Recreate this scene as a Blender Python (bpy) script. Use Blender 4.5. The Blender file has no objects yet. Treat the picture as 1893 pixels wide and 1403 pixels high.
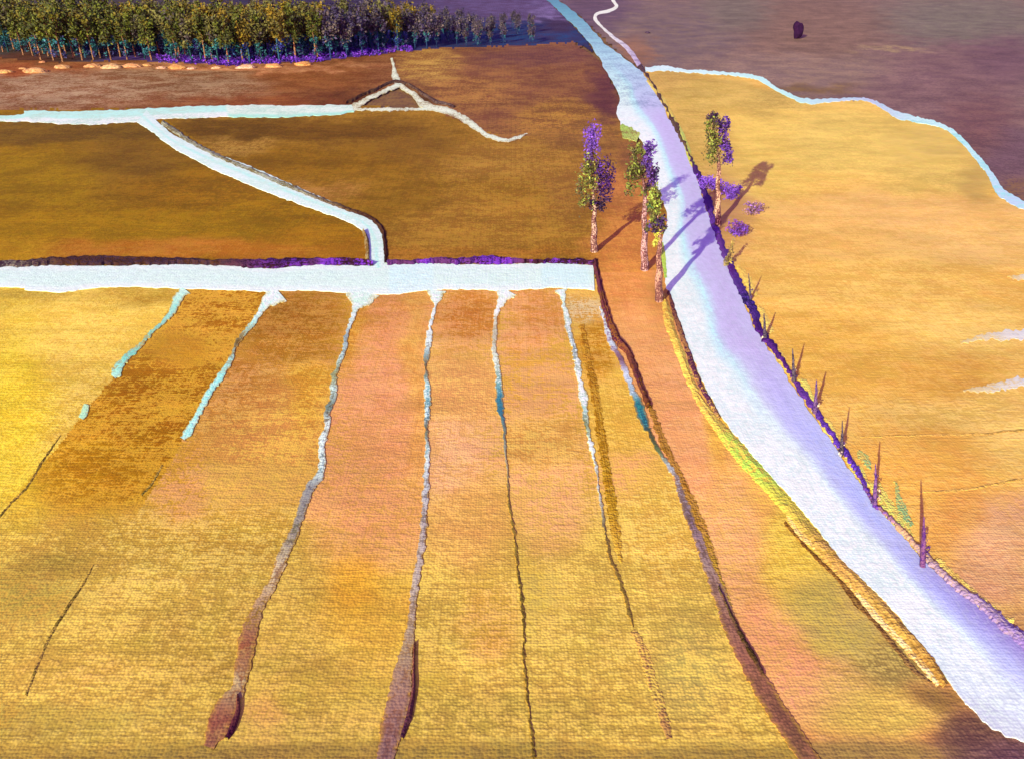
import bpy, bmesh, math, random
import numpy as np
from mathutils import Vector, Matrix
random.seed(7); rng = np.random.default_rng(7)
S = bpy.context.scene
# ------------------------------------------------------------------ camera
W0, H0, F = 1893.0, 1403.0, 1500.0
HC = 42.0
PITCH = math.atan(831.0/F)
cam = bpy.data.cameras.new('camera'); co = bpy.data.objects.new('camera', cam)
S.collection.objects.link(co); S.camera = co
co.location = (0, 0, HC); co.rotation_euler = (math.pi/2-PITCH, 0, 0)
cam.sensor_width = 36; cam.lens = F/W0*36; cam.clip_start = 1; cam.clip_end = 30000
S.render.resolution_x = 1024; S.render.resolution_y = 758
CP, SP = math.cos(PITCH), math.sin(PITCH)
def ray(u, v):
    x = (u-W0/2)/F; y = (v-H0/2)/F
    return np.array([x, CP - y*SP, -SP - y*CP])
def G(u, v, z=0.0):                       # point of the ground seen at (u, v)
    d = ray(u, v); t = (z-HC)/d[2]
    return Vector((d[0]*t, d[1]*t, z))
# ------------------------------------------------------------------ light
sd = ray(1850, -129); shadow_dir = Vector((sd[0], sd[1], 0)).normalized()
SUN_EL = math.radians(21)
sun_vec = Vector((-shadow_dir.x*math.cos(SUN_EL), -shadow_dir.y*math.cos(SUN_EL), math.sin(SUN_EL)))
w = bpy.data.worlds.new('World'); S.world = w; w.use_nodes = True
nt = w.node_tree; nt.nodes.clear()
sky = nt.nodes.new('ShaderNodeTexSky'); sky.sky_type = 'NISHITA'; sky.sun_disc = False
sky.sun_elevation = SUN_EL; sky.sun_rotation = math.atan2(sun_vec.x, sun_vec.y)
tint = nt.nodes.new('ShaderNodeMix'); tint.data_type = 'RGBA'; tint.blend_type = 'MULTIPLY'
tint.inputs['Factor'].default_value = 1.0; tint.inputs['B'].default_value = (1.3, .52, 1.6, 1)
bg = nt.nodes.new('ShaderNodeBackground'); bg.inputs['Strength'].default_value = 0.13
out = nt.nodes.new('ShaderNodeOutputWorld')
nt.links.new(sky.outputs[0], tint.inputs['A']); nt.links.new(tint.outputs['Result'], bg.inputs['Color'])
nt.links.new(bg.outputs[0], out.inputs[0])
sl = bpy.data.lights.new('sun', 'SUN'); sl.energy = 5.0; sl.angle = math.radians(.5); sl.color = (1, .93, .72)
so = bpy.data.objects.new('sun', sl); S.collection.objects.link(so)
so.rotation_euler = sun_vec.to_track_quat('Z', 'Y').to_euler()
S.view_settings.view_transform = 'Standard'; S.view_settings.look = 'None'
S.view_settings.exposure = 0.5; S.view_settings.gamma = 1
E_TOT = (1.10, .86, 1.34)
# ------------------------------------------------------------------ helpers
def lin(c):
    c = np.asarray(c, float)/255.0
    return np.where(c <= .04045, c/12.92, ((c+.055)/1.055)**2.4)
E = np.array(E_TOT)
def alb(c): return np.clip(lin(c)/E, 0.004, .94)
def hash2(ix, iy, s):
    n = (ix.astype(np.int64)*374761393 + iy.astype(np.int64)*668265263 + s*974634777) & 0x7fffffff
    n = ((n ^ (n >> 13))*1274126177) & 0x7fffffff
    n = n ^ (n >> 16)
    return (n & 0xffff)/65535.0
def vnoise(x, y, s=0):
    ix = np.floor(x); iy = np.floor(y); fx = x-ix; fy = y-iy
    fx = fx*fx*(3-2*fx); fy = fy*fy*(3-2*fy)
    a = hash2(ix, iy, s); b = hash2(ix+1, iy, s); c = hash2(ix, iy+1, s); d = hash2(ix+1, iy+1, s)
    return (a*(1-fx)+b*fx)*(1-fy)+(c*(1-fx)+d*fx)*fy
def fbm(x, y, s=0, o=3):
    r = 0; a = .5; t = 0
    for k in range(o):
        r = r + a*vnoise(x*2**k, y*2**k, s+k); t += a; a *= .55
    return r/t
def inpoly(x, y, poly):
    r = np.zeros(x.shape, bool); n = len(poly); j = n-1
    for i in range(n):
        xi, yi = poly[i]; xj, yj = poly[j]
        if yi != yj:
            c = ((yi > y) != (yj > y)) & (x < (xj-xi)*(y-yi)/(yj-yi)+xi)
            r ^= c
        j = i
    return r
# ------------------------------------------------------------------ materials
def paint(name, streak=(.25, 1.0), mask=.5, bump=.5, rough=.9, contrast=9.0, spec=.04, weave=(5.6, 2.6, 1.1)):
    """two pigments kept per vertex (Col over Col2), the upper one broken by a dry, streaky, dimpled grain"""
    m = bpy.data.materials.new(name); m.use_nodes = True
    n = m.node_tree.nodes; l = m.node_tree.links; n.clear()
    o = n.new('ShaderNodeOutputMaterial'); p = n.new('ShaderNodeBsdfPrincipled'); l.new(p.outputs[0], o.inputs[0])
    p.inputs['Roughness'].default_value = rough; p.inputs['Specular IOR Level'].default_value = spec
    c1 = n.new('ShaderNodeAttribute'); c1.attribute_name = 'Col'
    c2 = n.new('ShaderNodeAttribute'); c2.attribute_name = 'Col2'
    tc = n.new('ShaderNodeTexCoord')
    def mapping(sx, sy, sz=1):
        q = n.new('ShaderNodeMapping'); q.inputs['Scale'].default_value = (sx, sy, sz)
        l.new(tc.outputs['Object'], q.inputs['Vector']); return q
    def noise(mp, sc, det=3, dist=0.0):
        q = n.new('ShaderNodeTexNoise'); q.inputs['Scale'].default_value = sc; q.inputs['Detail'].default_value = det
        q.inputs['Distortion'].default_value = dist; l.new(mp.outputs[0], q.inputs['Vector']); return q.outputs['Fac']
    def math_(op, a, b):
        q = n.new('ShaderNodeMath'); q.operation = op
        for k, v in enumerate((a, b)):
            if isinstance(v, (int, float)): q.inputs[k].default_value = v
            else: l.new(v, q.inputs[k])
        return q.outputs[0]
    iso = mapping(1, 1, 1); st = mapping(streak[0], streak[1], 1)
    wv = None
    for i, s in enumerate(weave):
        q = n.new('ShaderNodeTexVoronoi'); q.voronoi_dimensions = '3D'; q.inputs['Scale'].default_value = s
        q.inputs['Randomness'].default_value = .55
        mq = mapping(.8, .75, 1); l.new(mq.outputs[0], q.inputs['Vector'])
        k = math_('MULTIPLY', q.outputs['Distance'], (.5, .42, .36)[i])
        wv = k if wv is None else math_('ADD', wv, k)
    s1 = noise(st, .55, 5, .4); s2 = noise(st, 3.2, 4, .2); s3 = noise(iso, .11, 4, .6)
    a = math_('ADD', math_('MULTIPLY', s1, .55), math_('MULTIPLY', s2, .8))
    a = math_('ADD', a, math_('MULTIPLY', s3, .9))
    a = math_('ADD', a, math_('MULTIPLY', wv, -1.0))        # mean about 1.1-0.28
    a = math_('SUBTRACT', a, .53 + (mask-.5)*.5)
    a = math_('MULTIPLY', a, contrast)
    a = math_('ADD', a, .5)
    cl = n.new('ShaderNodeClamp'); l.new(a, cl.inputs[0])
    mx = n.new('ShaderNodeMix'); mx.data_type = 'RGBA'
    l.new(cl.outputs[0], mx.inputs['Factor']); l.new(c2.outputs['Color'], mx.inputs['A']); l.new(c1.outputs['Color'], mx.inputs['B'])
    # slight pigment variation
    v = math_('ADD', math_('MULTIPLY', noise(st, 1.4, 6), .36), .82)
    hs = n.new('ShaderNodeHueSaturation'); l.new(v, hs.inputs['Value']); l.new(mx.outputs['Result'], hs.inputs['Color'])
    hv = math_('ADD', math_('MULTIPLY', noise(iso, .5, 3), .035), .4825); l.new(hv, hs.inputs['Hue'])
    l.new(hs.outputs[0], p.inputs['Base Color'])
    bp = n.new('ShaderNodeBump'); bp.inputs['Strength'].default_value = bump; bp.inputs['Distance'].default_value = .3
    h = math_('ADD', math_('MULTIPLY', wv, -1.0), math_('MULTIPLY', s2, .8))
    l.new(h, bp.inputs['Height']); l.new(bp.outputs[0], p.inputs['Normal'])
    return m
def leafmat(name):
    m = bpy.data.materials.new(name); m.use_nodes = True
    n = m.node_tree.nodes; l = m.node_tree.links; p = n['Principled BSDF']
    p.inputs['Roughness'].default_value = .7; p.inputs['Specular IOR Level'].default_value = .2
    c1 = n.new('ShaderNodeAttribute'); c1.attribute_name = 'Col'
    oi = n.new('ShaderNodeObjectInfo')
    mr = n.new('ShaderNodeMapRange'); mr.inputs['To Min'].default_value = .8; mr.inputs['To Max'].default_value = 1.2
    l.new(oi.outputs['Random'], mr.inputs[0])
    nz = n.new('ShaderNodeTexNoise'); nz.inputs['Scale'].default_value = 3.0
    mm = n.new('ShaderNodeMath'); mm.operation = 'MULTIPLY'; l.new(mr.outputs[0], mm.inputs[0])
    m2 = n.new('ShaderNodeMapRange'); m2.inputs['To Min'].default_value = .7; m2.inputs['To Max'].default_value = 1.3
    l.new(nz.outputs['Fac'], m2.inputs[0]); l.new(m2.outputs[0], mm.inputs[1])
    hs = n.new('ShaderNodeHueSaturation'); l.new(c1.outputs['Color'], hs.inputs['Color']); l.new(mm.outputs[0], hs.inputs['Value'])
    l.new(hs.outputs[0], p.inputs['Base Color'])
    return m
M_field = paint('field_soil', (.28, 1.0), .42, .27, contrast=6.5)
M_grain = paint('road_surface', (.8, .5), .42, .14, .8, 5.0, .08)
M_water = paint('pale_water', (.5, 1.0), .36, .22, .7, 6.0, .1)
M_ditch = paint('ditch_bed', (.9, .6), .5, .25, .85, 5.0, .06)
M_verge = paint('verge_grass', (.7, .7), .45, .5, .9, 7.0, .05)
M_bark = paint('bark', (2.0, 2.0), .5, .6, .85, 10.0, .15, (9, 5, 3))
M_leaf = leafmat('leaves')
# ------------------------------------------------------------------ object making
def mesh_obj(name, verts, faces, cols=None, cols2=None, mat=None, parent=None, smooth=False):
    me = bpy.data.meshes.new(name)
    verts = np.asarray(verts, np.float32); faces = np.asarray(faces, np.int32)
    nv, nf, k = len(verts), len(faces), faces.shape[1]
    me.vertices.add(nv); me.vertices.foreach_set('co', verts.ravel())
    me.loops.add(nf*k); me.loops.foreach_set('vertex_index', faces.ravel())
    me.polygons.add(nf); me.polygons.foreach_set('loop_start', np.arange(nf, dtype=np.int32)*k)
    me.polygons.foreach_set('loop_total', np.full(nf, k, np.int32))
    me.polygons.foreach_set('use_smooth', np.full(nf, smooth))
    me.update(); me.validate()
    for nm, c in (('Col', cols), ('Col2', cols2 if cols2 is not None else cols)):
        if c is None: continue
        at = me.color_attributes.new(nm, 'FLOAT_COLOR', 'POINT')
        at.data.foreach_set('color', np.concatenate([c, np.ones((nv, 1))], 1).astype(np.float32).ravel())
    if mat: me.materials.append(mat)
    o = bpy.data.objects.new(name, me); S.collection.objects.link(o)
    if parent: o.parent = parent
    return o
def struct(o, label=None):
    o['kind'] = 'structure'
    if label: o['label'] = label
    return o
def tag(o, label, cat, group=None):
    o['label'] = label; o['category'] = cat
    if group: o['group'] = group
    return o
def thing(name, loc, label, cat, group=None):
    o = bpy.data.objects.new(name, None); S.collection.objects.link(o); o.location = loc
    o.empty_display_size = .5
    return tag(o, label, cat, group)
# ------------------------------------------------------------------ ground to the horizon
b = 9000
gx = np.linspace(-b, b, 61); gy = np.linspace(-800, 14000, 61)
X, Y = np.meshgrid(gx, gy); V = np.stack([X.ravel(), Y.ravel(), np.full(X.size, -.35)], 1)
idx = np.arange(X.size).reshape(X.shape)
Fq = np.stack([idx[:-1, :-1].ravel(), idx[:-1, 1:].ravel(), idx[1:, 1:].ravel(), idx[1:, :-1].ravel()], 1)
struct(mesh_obj('ground', V, Fq, np.tile(alb((140, 100, 62)), (len(V), 1)), np.tile(alb((110, 75, 60)), (len(V), 1)), M_field))
# ------------------------------------------------------------------ fields
D7 = [(1100, 480), (1106, 540), (1125, 600), (1158, 690), (1190, 775), (1235, 860), (1262, 920), (1290, 1000), (1325, 1090), (1370, 1190), (1420, 1290), (1490, 1403), (1540, 1480)]
ROAD_L = [(985, -28), (1005, -5), (1040, 28), (1085, 75), (1112, 115), (1132, 150), (1146, 182), (1140, 205), (1150, 232), (1185, 262), (1204, 300), (1216, 350), (1234, 400), (1224, 450), (1230, 515), (1240, 555), (1262, 615), (1290, 685), (1330, 765), (1385, 835), (1440, 897), (1500, 965), (1560, 1040), (1640, 1115), (1700, 1190), (1765, 1275), (1800, 1316), (1850, 1356), (1900, 1376), (2010, 1440)]
ROAD_R = [(1000, -28), (1022, -5), (1068, 28), (1120, 82), (1160, 112), (1190, 138), (1215, 178), (1240, 226), (1268, 275), (1286, 322), (1302, 375), (1322, 435), (1346, 492), (1370, 550), (1398, 612), (1440, 675), (1490, 752), (1540, 822), (1580, 882), (1640, 960), (1720, 1050), (1795, 1112), (1893, 1192), (2060, 1320)]
STREAM = [(a_, b_, c_*.78) for a_, b_, c_ in [(1193, 130, 9), (1225, 127, 12), (1260, 131, 8), (1330, 136, 8), (1400, 145, 9), (1440, 168, 9), (1490, 188, 11), (1540, 186, 8), (1600, 185, 8), (1640, 203, 12), (1665, 216, 15), (1700, 223, 14), (1750, 238, 10), (1785, 268, 11), (1830, 322, 14), (1850, 355, 20), (1885, 377, 20), (1930, 388, 18), (2120, 420, 16)]]
FOREST = [(-420, 104), (0, 108), (110, 116), (250, 112), (420, 121), (600, 112), (730, 96), (800, 90), (930, 86), (1060, 78), (1095, 95)]
DD = {1: [(338, 538), (290, 605), (215, 690), (110, 820), (0, 955), (-160, 1150), (-330, 1400), (-420, 1500)],
      2: [(505, 540), (430, 650), (345, 805), (270, 930), (170, 1040), (50, 1280), (-60, 1500)],
      3: [(660, 540), (640, 620), (607, 760), (585, 900), (520, 1050), (450, 1200), (400, 1370), (350, 1500)],
      4: [(805, 540), (790, 650), (788, 780), (785, 930), (762, 1110), (740, 1260), (715, 1403), (700, 1500)],
      5: [(930, 540), (918, 650), (930, 790), (945, 960), (965, 1130), (985, 1403), (990, 1500)],
      6: [(1035, 540), (1060, 650), (1085, 800), (1110, 930), (1165, 1130), (1225, 1300), (1280, 1500)]}
rl = [p for p in ROAD_L]; rr = [p for p in ROAD_R]
FIELDS = [
 ('wood', [(-420, -95), (1300, -95)] + [(985, -28), (1005, -5), (1040, 28), (1085, 75)] + FOREST[::-1]),
 ('farwest', FOREST[:7] + [(735, 155), (650, 200), (-420, 205)]),
 ('midbrown', [(730, 96), (800, 90), (930, 86), (1060, 78), (1112, 115), (1146, 182), (1170, 250), (1000, 245), (940, 260), (800, 203), (735, 155)]),
 ('westolive', [(-420, 190), (270, 196), (450, 320), (640, 400), (695, 440), (695, 505), (-420, 505)]),
 ('eastolive', [(268, 196), (650, 194), (800, 203), (940, 260), (1000, 245), (1170, 250), (1240, 400), (1232, 500), (1100, 505), (695, 505), (695, 440), (640, 400), (450, 320)]),
 ('s0', [(-420, 505), (338, 505)] + DD[1]),
 ('s1', [(338, 505), (505, 505)] + DD[2] + DD[1][::-1]),
 ('s2', [(505, 505), (660, 505)] + DD[3] + DD[2][::-1]),
 ('s3', [(660, 505), (805, 505)] + DD[4] + DD[3][::-1]),
 ('s4', [(805, 505), (930, 505)] + DD[5] + DD[4][::-1]),
 ('s5', [(930, 505), (1035, 505)] + DD[6] + DD[5][::-1]),
 ('s6', [(1035, 505), (1100, 505)] + D7[1:] + DD[6][::-1]),
 ('lane', [(1100, 505), (1230, 500)] + [(a+10, b_) for a, b_ in ROAD_L[14:]] + D7[::-1]),
 ('east', [(1190, 135)] + [(a, b_) for a, b_, _ in STREAM] + [(2400, 470), (2400, 1500), (2060, 1320)] + [(a-10, b_) for a, b_ in ROAD_R[5:][::-1]]),
 ('north', [(1300, -95), (2400, -95), (2400, 470), (2120, 420)] + [(a, b_) for a, b_, _ in STREAM][::-1] + [(1160, 112), (1068, 28), (985, -28)]),
]
Yl, Yd, Sa, Br = (232, 188, 88), (206, 165, 72), (222, 152, 102), (150, 100, 20)
OG = (178, 150, 74)
# colour notes of the fields: (u, v, ru, rv, upper pigment, under pigment)
BASE = {'wood': ((44, 42, 78), (70, 52, 66)), 'farwest': ((150, 96, 58), (112, 62, 34)), 'midbrown': ((132, 82, 60), (104, 58, 52)),
 'westolive': ((150, 104, 12), (122, 82, 10)), 'eastolive': ((160, 112, 36), (124, 82, 22)),
 's0': (Yl, (196, 150, 50)), 's1': ((176, 112, 14), (214, 160, 50)), 's2': ((198, 132, 72), (206, 152, 50)),
 's3': ((224, 148, 98), (208, 150, 60)), 's4': ((220, 152, 98), (212, 160, 70)), 's5': ((222, 150, 98), (206, 156, 62)),
 's6': ((216, 156, 72), (226, 176, 76)), 'lane': ((230, 154, 96), (204, 134, 72)), 'east': ((238, 180, 86), (214, 150, 62)),
 'north': ((116, 84, 86), (96, 66, 76))}
LOW = ('s0', 's1', 's2', 's3', 's4', 's5', 's6')
NOTES = [
 (('eastolive','lane'), 1165, 505, 60, 60, (228, 144, 78), (206, 126, 64)), (('eastolive','lane'), 1165, 500, 60, 50, (228, 144, 78), (206, 126, 64)), (('eastolive','midbrown'), 1090, 252, 110, 26, (156, 104, 54), (112, 70, 44)), (('eastolive','midbrown'), 1090, 252, 110, 30, (150, 98, 54), (112, 70, 44)),
 (('wood',), 100, 60, 250, 60, (64, 66, 66), (80, 58, 50)), (('wood',), 900, 62, 150, 18, (30, 62, 112), (48, 42, 84)),
 (('wood',), 1000, 70, 70, 12, (34, 66, 116), (58, 46, 84)), (('wood',), 960, 12, 130, 22, (104, 84, 128), (84, 60, 92)), (('wood',), 1030, 52, 30, 14, (74, 52, 76), (60, 40, 66)),
 (('wood',), 700, 70, 90, 22, (60, 44, 110), (40, 60, 120)), (('wood',), 450, 105, 250, 12, (98, 50, 176), (60, 40, 100)),
 (('wood',), 1010, 20, 22, 14, (158, 134, 188), (120, 96, 150)), (('wood',), 60, 110, 80, 8, (110, 56, 30), (80, 40, 24)),
 (('farwest',), 100, 165, 160, 26, (184, 146, 118), (134, 82, 50)), (('farwest',), 330, 160, 150, 24, (172, 134, 102), (122, 74, 42)),
 (('farwest',), 500, 190, 200, 10, (146, 82, 42), (120, 60, 30)), (('farwest',), 40, 128, 90, 9, (176, 100, 58), (140, 66, 34)),
 (('farwest',), 560, 150, 90, 22, (148, 88, 44), (120, 66, 30)), (('farwest',), 640, 185, 60, 14, (100, 54, 28), (84, 44, 24)),
 (('farwest',), 450, 125, 180, 6, (206, 142, 98), (170, 100, 60)),
 (('midbrown',), 790, 125, 40, 26, (176, 128, 78), (122, 72, 48)), (('midbrown',), 860, 170, 60, 22, (158, 104, 66), (112, 64, 48)),
 (('midbrown',), 1000, 105, 90, 14, (118, 72, 66), (92, 50, 60)), (('midbrown',), 1030, 215, 50, 22, (160, 108, 56), (112, 66, 44)),
 (('midbrown',), 1120, 180, 24, 40, (94, 50, 60), (80, 40, 56)), (('midbrown',), 735, 185, 40, 14, (62, 36, 20), (50, 30, 20)),
 (('westolive',), 120, 245, 170, 16, (110, 78, 24), (92, 62, 24)), (('westolive',), 60, 330, 150, 40, (152, 112, 14), (126, 88, 14)),
 (('westolive',), 230, 310, 80, 40, (120, 82, 24), (104, 70, 22)), (('westolive',), 330, 350, 120, 24, (146, 96, 14), (110, 74, 14)),
 (('westolive',), 200, 420, 250, 22, (160, 114, 14), (136, 96, 14)), (('westolive',), 400, 462, 260, 16, (188, 114, 42), (168, 96, 22)),
 (('westolive',), 30, 462, 60, 16, (192, 140, 28), (160, 110, 20)), (('westolive',), 600, 450, 90, 30, (164, 108, 18), (140, 92, 18)),
 (('eastolive',), 400, 240, 120, 16, (98, 64, 14), (84, 54, 14)), (('eastolive',), 600, 240, 140, 14, (106, 68, 14), (90, 56, 14)),
 (('eastolive',), 600, 300, 150, 24, (138, 92, 14), (112, 74, 14)), (('eastolive',), 760, 280, 90, 24, (130, 88, 26), (112, 72, 24)),
 (('eastolive',), 720, 370, 80, 40, (146, 100, 24), (120, 80, 18)), (('eastolive',), 950, 300, 110, 26, (174, 124, 52), (132, 86, 32)),
 (('eastolive',), 880, 420, 150, 40, (174, 122, 46), (138, 90, 30)), (('eastolive',), 800, 470, 250, 10, (176, 110, 40), (132, 84, 24)),
 (('eastolive',), 610, 360, 60, 14, (184, 124, 66), (140, 94, 30)), (('eastolive',), 1180, 290, 40, 34, (140, 86, 56), (110, 66, 44)),
 (('eastolive',), 1050, 340, 40, 60, (164, 112, 48), (128, 82, 36)), (('eastolive',), 1165, 440, 44, 56, (224, 138, 74), (190, 110, 56)),
 (('eastolive',), 1150, 350, 36, 26, (200, 120, 72), (160, 94, 50)), (('eastolive',), 440, 270, 40, 14, (170, 126, 60), (110, 70, 20)),
 (LOW, 150, 600, 190, 70, (250, 202, 94), (226, 176, 66)), (LOW, 30, 740, 60, 200, (240, 200, 50), (214, 172, 40)),
 (LOW, 60, 548, 120, 12, (190, 150, 64), (160, 120, 50)), (LOW, 250, 550, 90, 12, (188, 138, 40), (150, 100, 24)),
 (('s1',), 380, 580, 80, 60, (176, 106, 12), (226, 170, 62)), (('s1',), 300, 720, 90, 120, (172, 106, 10), (220, 166, 54)),
 (('s1',), 180, 880, 110, 60, (186, 124, 22), (218, 164, 50)), (('s1',), 330, 640, 40, 30, (214, 150, 44), (176, 110, 20)),
 (('s2',), 540, 600, 70, 50, (176, 112, 40), (150, 90, 20)), (('s2',), 440, 720, 60, 60, (204, 134, 70), (176, 110, 40)),
 (('s2',), 330, 880, 50, 70, (214, 142, 84), (204, 146, 50)), (('s2',), 500, 800, 90, 80, (224, 164, 66), (202, 132, 70)),
 (('s2',), 560, 740, 30, 60, (226, 166, 50), (196, 130, 40)), (('s2',), 470, 880, 90, 30, (210, 150, 70), (230, 180, 80)),
 (('s3',), 720, 590, 50, 40, (216, 138, 86), (190, 120, 50)), (('s3',), 720, 760, 60, 120, (228, 148, 104), (210, 140, 80)),
 (('s3',), 690, 960, 90, 70, (230, 150, 98), (216, 156, 72)), (('s3',), 640, 600, 26, 60, (208, 148, 50), (180, 110, 24)),
 (('s3',), 660, 1085, 40, 60, (240, 164, 40), (216, 152, 50)), (('s3',), 770, 700, 18, 160, (222, 162, 74), (200, 130, 60)),
 (('s3',), 700, 1140, 90, 70, (226, 172, 60), (196, 144, 54)),
 (('s4',), 860, 580, 50, 40, (212, 134, 76), (188, 112, 40)), (('s4',), 850, 720, 60, 50, (222, 160, 84), (206, 140, 84)),
 (('s4',), 830, 840, 50, 60, (234, 164, 120), (218, 156, 96)), (('s4',), 870, 960, 60, 60, (226, 160, 84), (210, 150, 80)),
 (('s4',), 900, 1160, 40, 60, (220, 158, 78), (196, 146, 60)),
 (('s5',), 985, 590, 40, 50, (222, 144, 92), (204, 130, 60)), (('s5',), 990, 700, 50, 50, (204, 138, 84), (214, 154, 60)),
 (('s5',), 1010, 930, 50, 70, (230, 156, 104), (222, 168, 88)), (('s5',), 1000, 820, 60, 40, (224, 168, 78), (204, 140, 70)),
 (('s5',), 960, 1100, 60, 40, (186, 150, 66), (220, 178, 76)),
 (('s6',), 1080, 570, 40, 20, (190, 128, 50), (224, 196, 160)), (('s6',), 1110, 640, 26, 50, (214, 150, 60), (180, 114, 20)),
 (('s6',), 1150, 780, 40, 60, (232, 178, 72), (208, 154, 60)), (('s6',), 1160, 870, 40, 40, (226, 150, 92), (220, 166, 80)),
 (('s6',), 1230, 960, 50, 90, (230, 184, 86), (206, 156, 66)),
 (LOW, 400, 1000, 300, 50, (228, 182, 84), (190, 142, 54)), (LOW, 300, 1060, 200, 50, (230, 186, 88), (196, 152, 64)),
 (LOW, 50, 1100, 90, 50, (176, 146, 66), (206, 166, 76)), (LOW, 90, 1040, 70, 30, (196, 158, 70), (170, 138, 66)),
 (LOW, 160, 1240, 150, 24, (234, 178, 84), (200, 154, 68)), (LOW, 100, 1330, 220, 28, (178, 146, 66), (206, 166, 76)),
 (LOW, 500, 1200, 300, 90, (212, 168, 74), (176, 136, 56)), (LOW, 700, 1260, 120, 26, (190, 150, 54), (216, 172, 72)),
 (LOW, 1100, 1150, 200, 90, (228, 184, 84), (196, 156, 70)), (LOW, 1270, 1230, 60, 90, (218, 178, 80), (176, 152, 84)),
 (LOW, 700, 1398, 900, 20, (118, 90, 44), (176, 138, 64)), (LOW, 700, 1398, 900, 20, (118, 90, 44), (176, 138, 64)), (LOW, 400, 1345, 800, 20, (206, 166, 76), (170, 136, 60)),
 (LOW, 480, 1330, 40, 34, (228, 158, 88), (214, 164, 74)), (LOW, 900, 1320, 200, 30, (196, 156, 66), (164, 132, 60)),
 (('lane',), 1150, 500, 50, 60, (228, 144, 78), (204, 122, 60)), (('lane',), 1215, 560, 26, 50, (176, 112, 50), (214, 140, 80)),
 (('lane',), 1190, 620, 50, 60, (236, 160, 100), (220, 146, 84)), (('lane',), 1260, 800, 60, 100, (240, 164, 112), (222, 148, 90)),
 (('lane',), 1330, 1000, 50, 100, (236, 166, 108), (222, 166, 84)), (('lane',), 1420, 1210, 50, 60, (236, 154, 106), (222, 160, 90)),
 (('lane',), 1480, 1290, 60, 40, (234, 152, 112), (222, 164, 96)), (('lane',), 1330, 780, 24, 70, (236, 178, 60), (212, 146, 60)),
 (('lane',), 1470, 1010, 50, 90, (238, 196, 76), (206, 160, 56)), (('lane',), 1400, 880, 30, 70, (236, 178, 74), (224, 156, 90)),
 (('lane',), 1510, 1110, 50, 50, (176, 150, 74), (220, 184, 84)), (('lane',), 1560, 1170, 60, 40, (184, 158, 84), (216, 180, 84)),
 (('lane',), 1640, 1230, 60, 40, (196, 166, 86), (130, 104, 60)), (('lane',), 1550, 1290, 60, 40, (222, 170, 100), (206, 162, 84)),
 (('lane',), 1620, 1320, 90, 36, (226, 184, 86), (196, 156, 76)), (('lane',), 1600, 1395, 160, 18, (130, 100, 60), (176, 136, 76)),
 (('lane',), 1800, 1370, 50, 50, (104, 68, 62), (84, 52, 60)), (('lane',), 1870, 1400, 90, 36, (96, 58, 80), (80, 50, 62)), (('lane',), 1880, 1400, 90, 36, (96, 58, 80), (80, 50, 62)), (('lane',), 2000, 1450, 150, 80, (96, 58, 80), (80, 50, 62)),
 (('lane',), 1730, 1290, 40, 20, (120, 84, 50), (150, 110, 60)),
 (('east',), 1300, 180, 70, 30, (204, 164, 78), (176, 138, 60)), (('east',), 1240, 150, 40, 16, (190, 146, 70), (160, 120, 60)),
 (('east',), 1430, 190, 60, 20, (206, 166, 78), (156, 120, 60)), (('east',), 1300, 260, 60, 50, (202, 160, 74), (170, 128, 56)),
 (('east',), 1400, 280, 70, 70, (236, 192, 88), (214, 168, 78)), (('east',), 1560, 260, 130, 50, (232, 192, 92), (204, 164, 82)),
 (('east',), 1700, 270, 70, 34, (206, 168, 88), (230, 190, 90)), (('east',), 1740, 320, 80, 30, (232, 190, 92), (200, 160, 80)),
 (('east',), 1800, 330, 26, 30, (170, 132, 66), (206, 160, 78)), (('east',), 1650, 395, 200, 26, (236, 176, 106), (224, 166, 86)),
 (('east',), 1340, 380, 50, 60, (170, 112, 80), (196, 140, 84)), (('east',), 1500, 430, 120, 50, (232, 172, 88), (208, 150, 72)),
 (('east',), 1800, 450, 130, 30, (232, 176, 102), (216, 160, 80)), (('east',), 1600, 520, 150, 40, (238, 184, 88), (206, 146, 62)),
 (('east',), 1560, 650, 130, 50, (230, 168, 68), (206, 146, 54)), (('east',), 1760, 620, 120, 40, (238, 190, 98), (220, 166, 78)),
 (('east',), 1740, 690, 80, 40, (226, 160, 66), (210, 144, 56)), (('east',), 1700, 860, 120, 60, (234, 166, 72), (222, 152, 64)),
 (('east',), 1860, 800, 60, 60, (244, 196, 106), (230, 174, 84)), (('east',), 1800, 760, 120, 30, (240, 190, 100), (206, 154, 70)),
 (('east',), 1840, 1000, 60, 60, (214, 152, 116), (204, 138, 96)), (('east',), 1770, 960, 50, 60, (218, 144, 64), (206, 134, 62)),
 (('east',), 1820, 1080, 60, 40, (206, 142, 108), (196, 130, 92)), (('east',), 1790, 1130, 60, 20, (240, 182, 92), (214, 154, 84)),
 (('east',), 1870, 1150, 50, 24, (200, 140, 90), (190, 130, 80)), (('east',), 1870, 940, 40, 24, (214, 144, 110), (224, 164, 90)),
 (('north',), 1250, 60, 110, 40, (110, 82, 82), (90, 66, 82)), (('north',), 1180, 90, 30, 24, (128, 80, 68), (110, 70, 64)),
 (('north',), 1500, 60, 120, 50, (118, 82, 80), (96, 66, 66)), (('north',), 1360, 30, 60, 30, (104, 84, 84), (90, 70, 74)),
 (('north',), 1780, 40, 120, 34, (106, 88, 86), (90, 70, 76)), (('north',), 1500, 130, 160, 26, (126, 92, 90), (104, 74, 82)),
 (('north',), 1740, 150, 120, 60, (114, 78, 86), (92, 60, 74)), (('north',), 1850, 110, 60, 40, (100, 66, 80), (86, 56, 72)),
 (('north',), 1800, 230, 60, 60, (106, 66, 72), (88, 54, 66)), (('north',), 1870, 300, 50, 50, (98, 66, 84), (84, 54, 70)),
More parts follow.
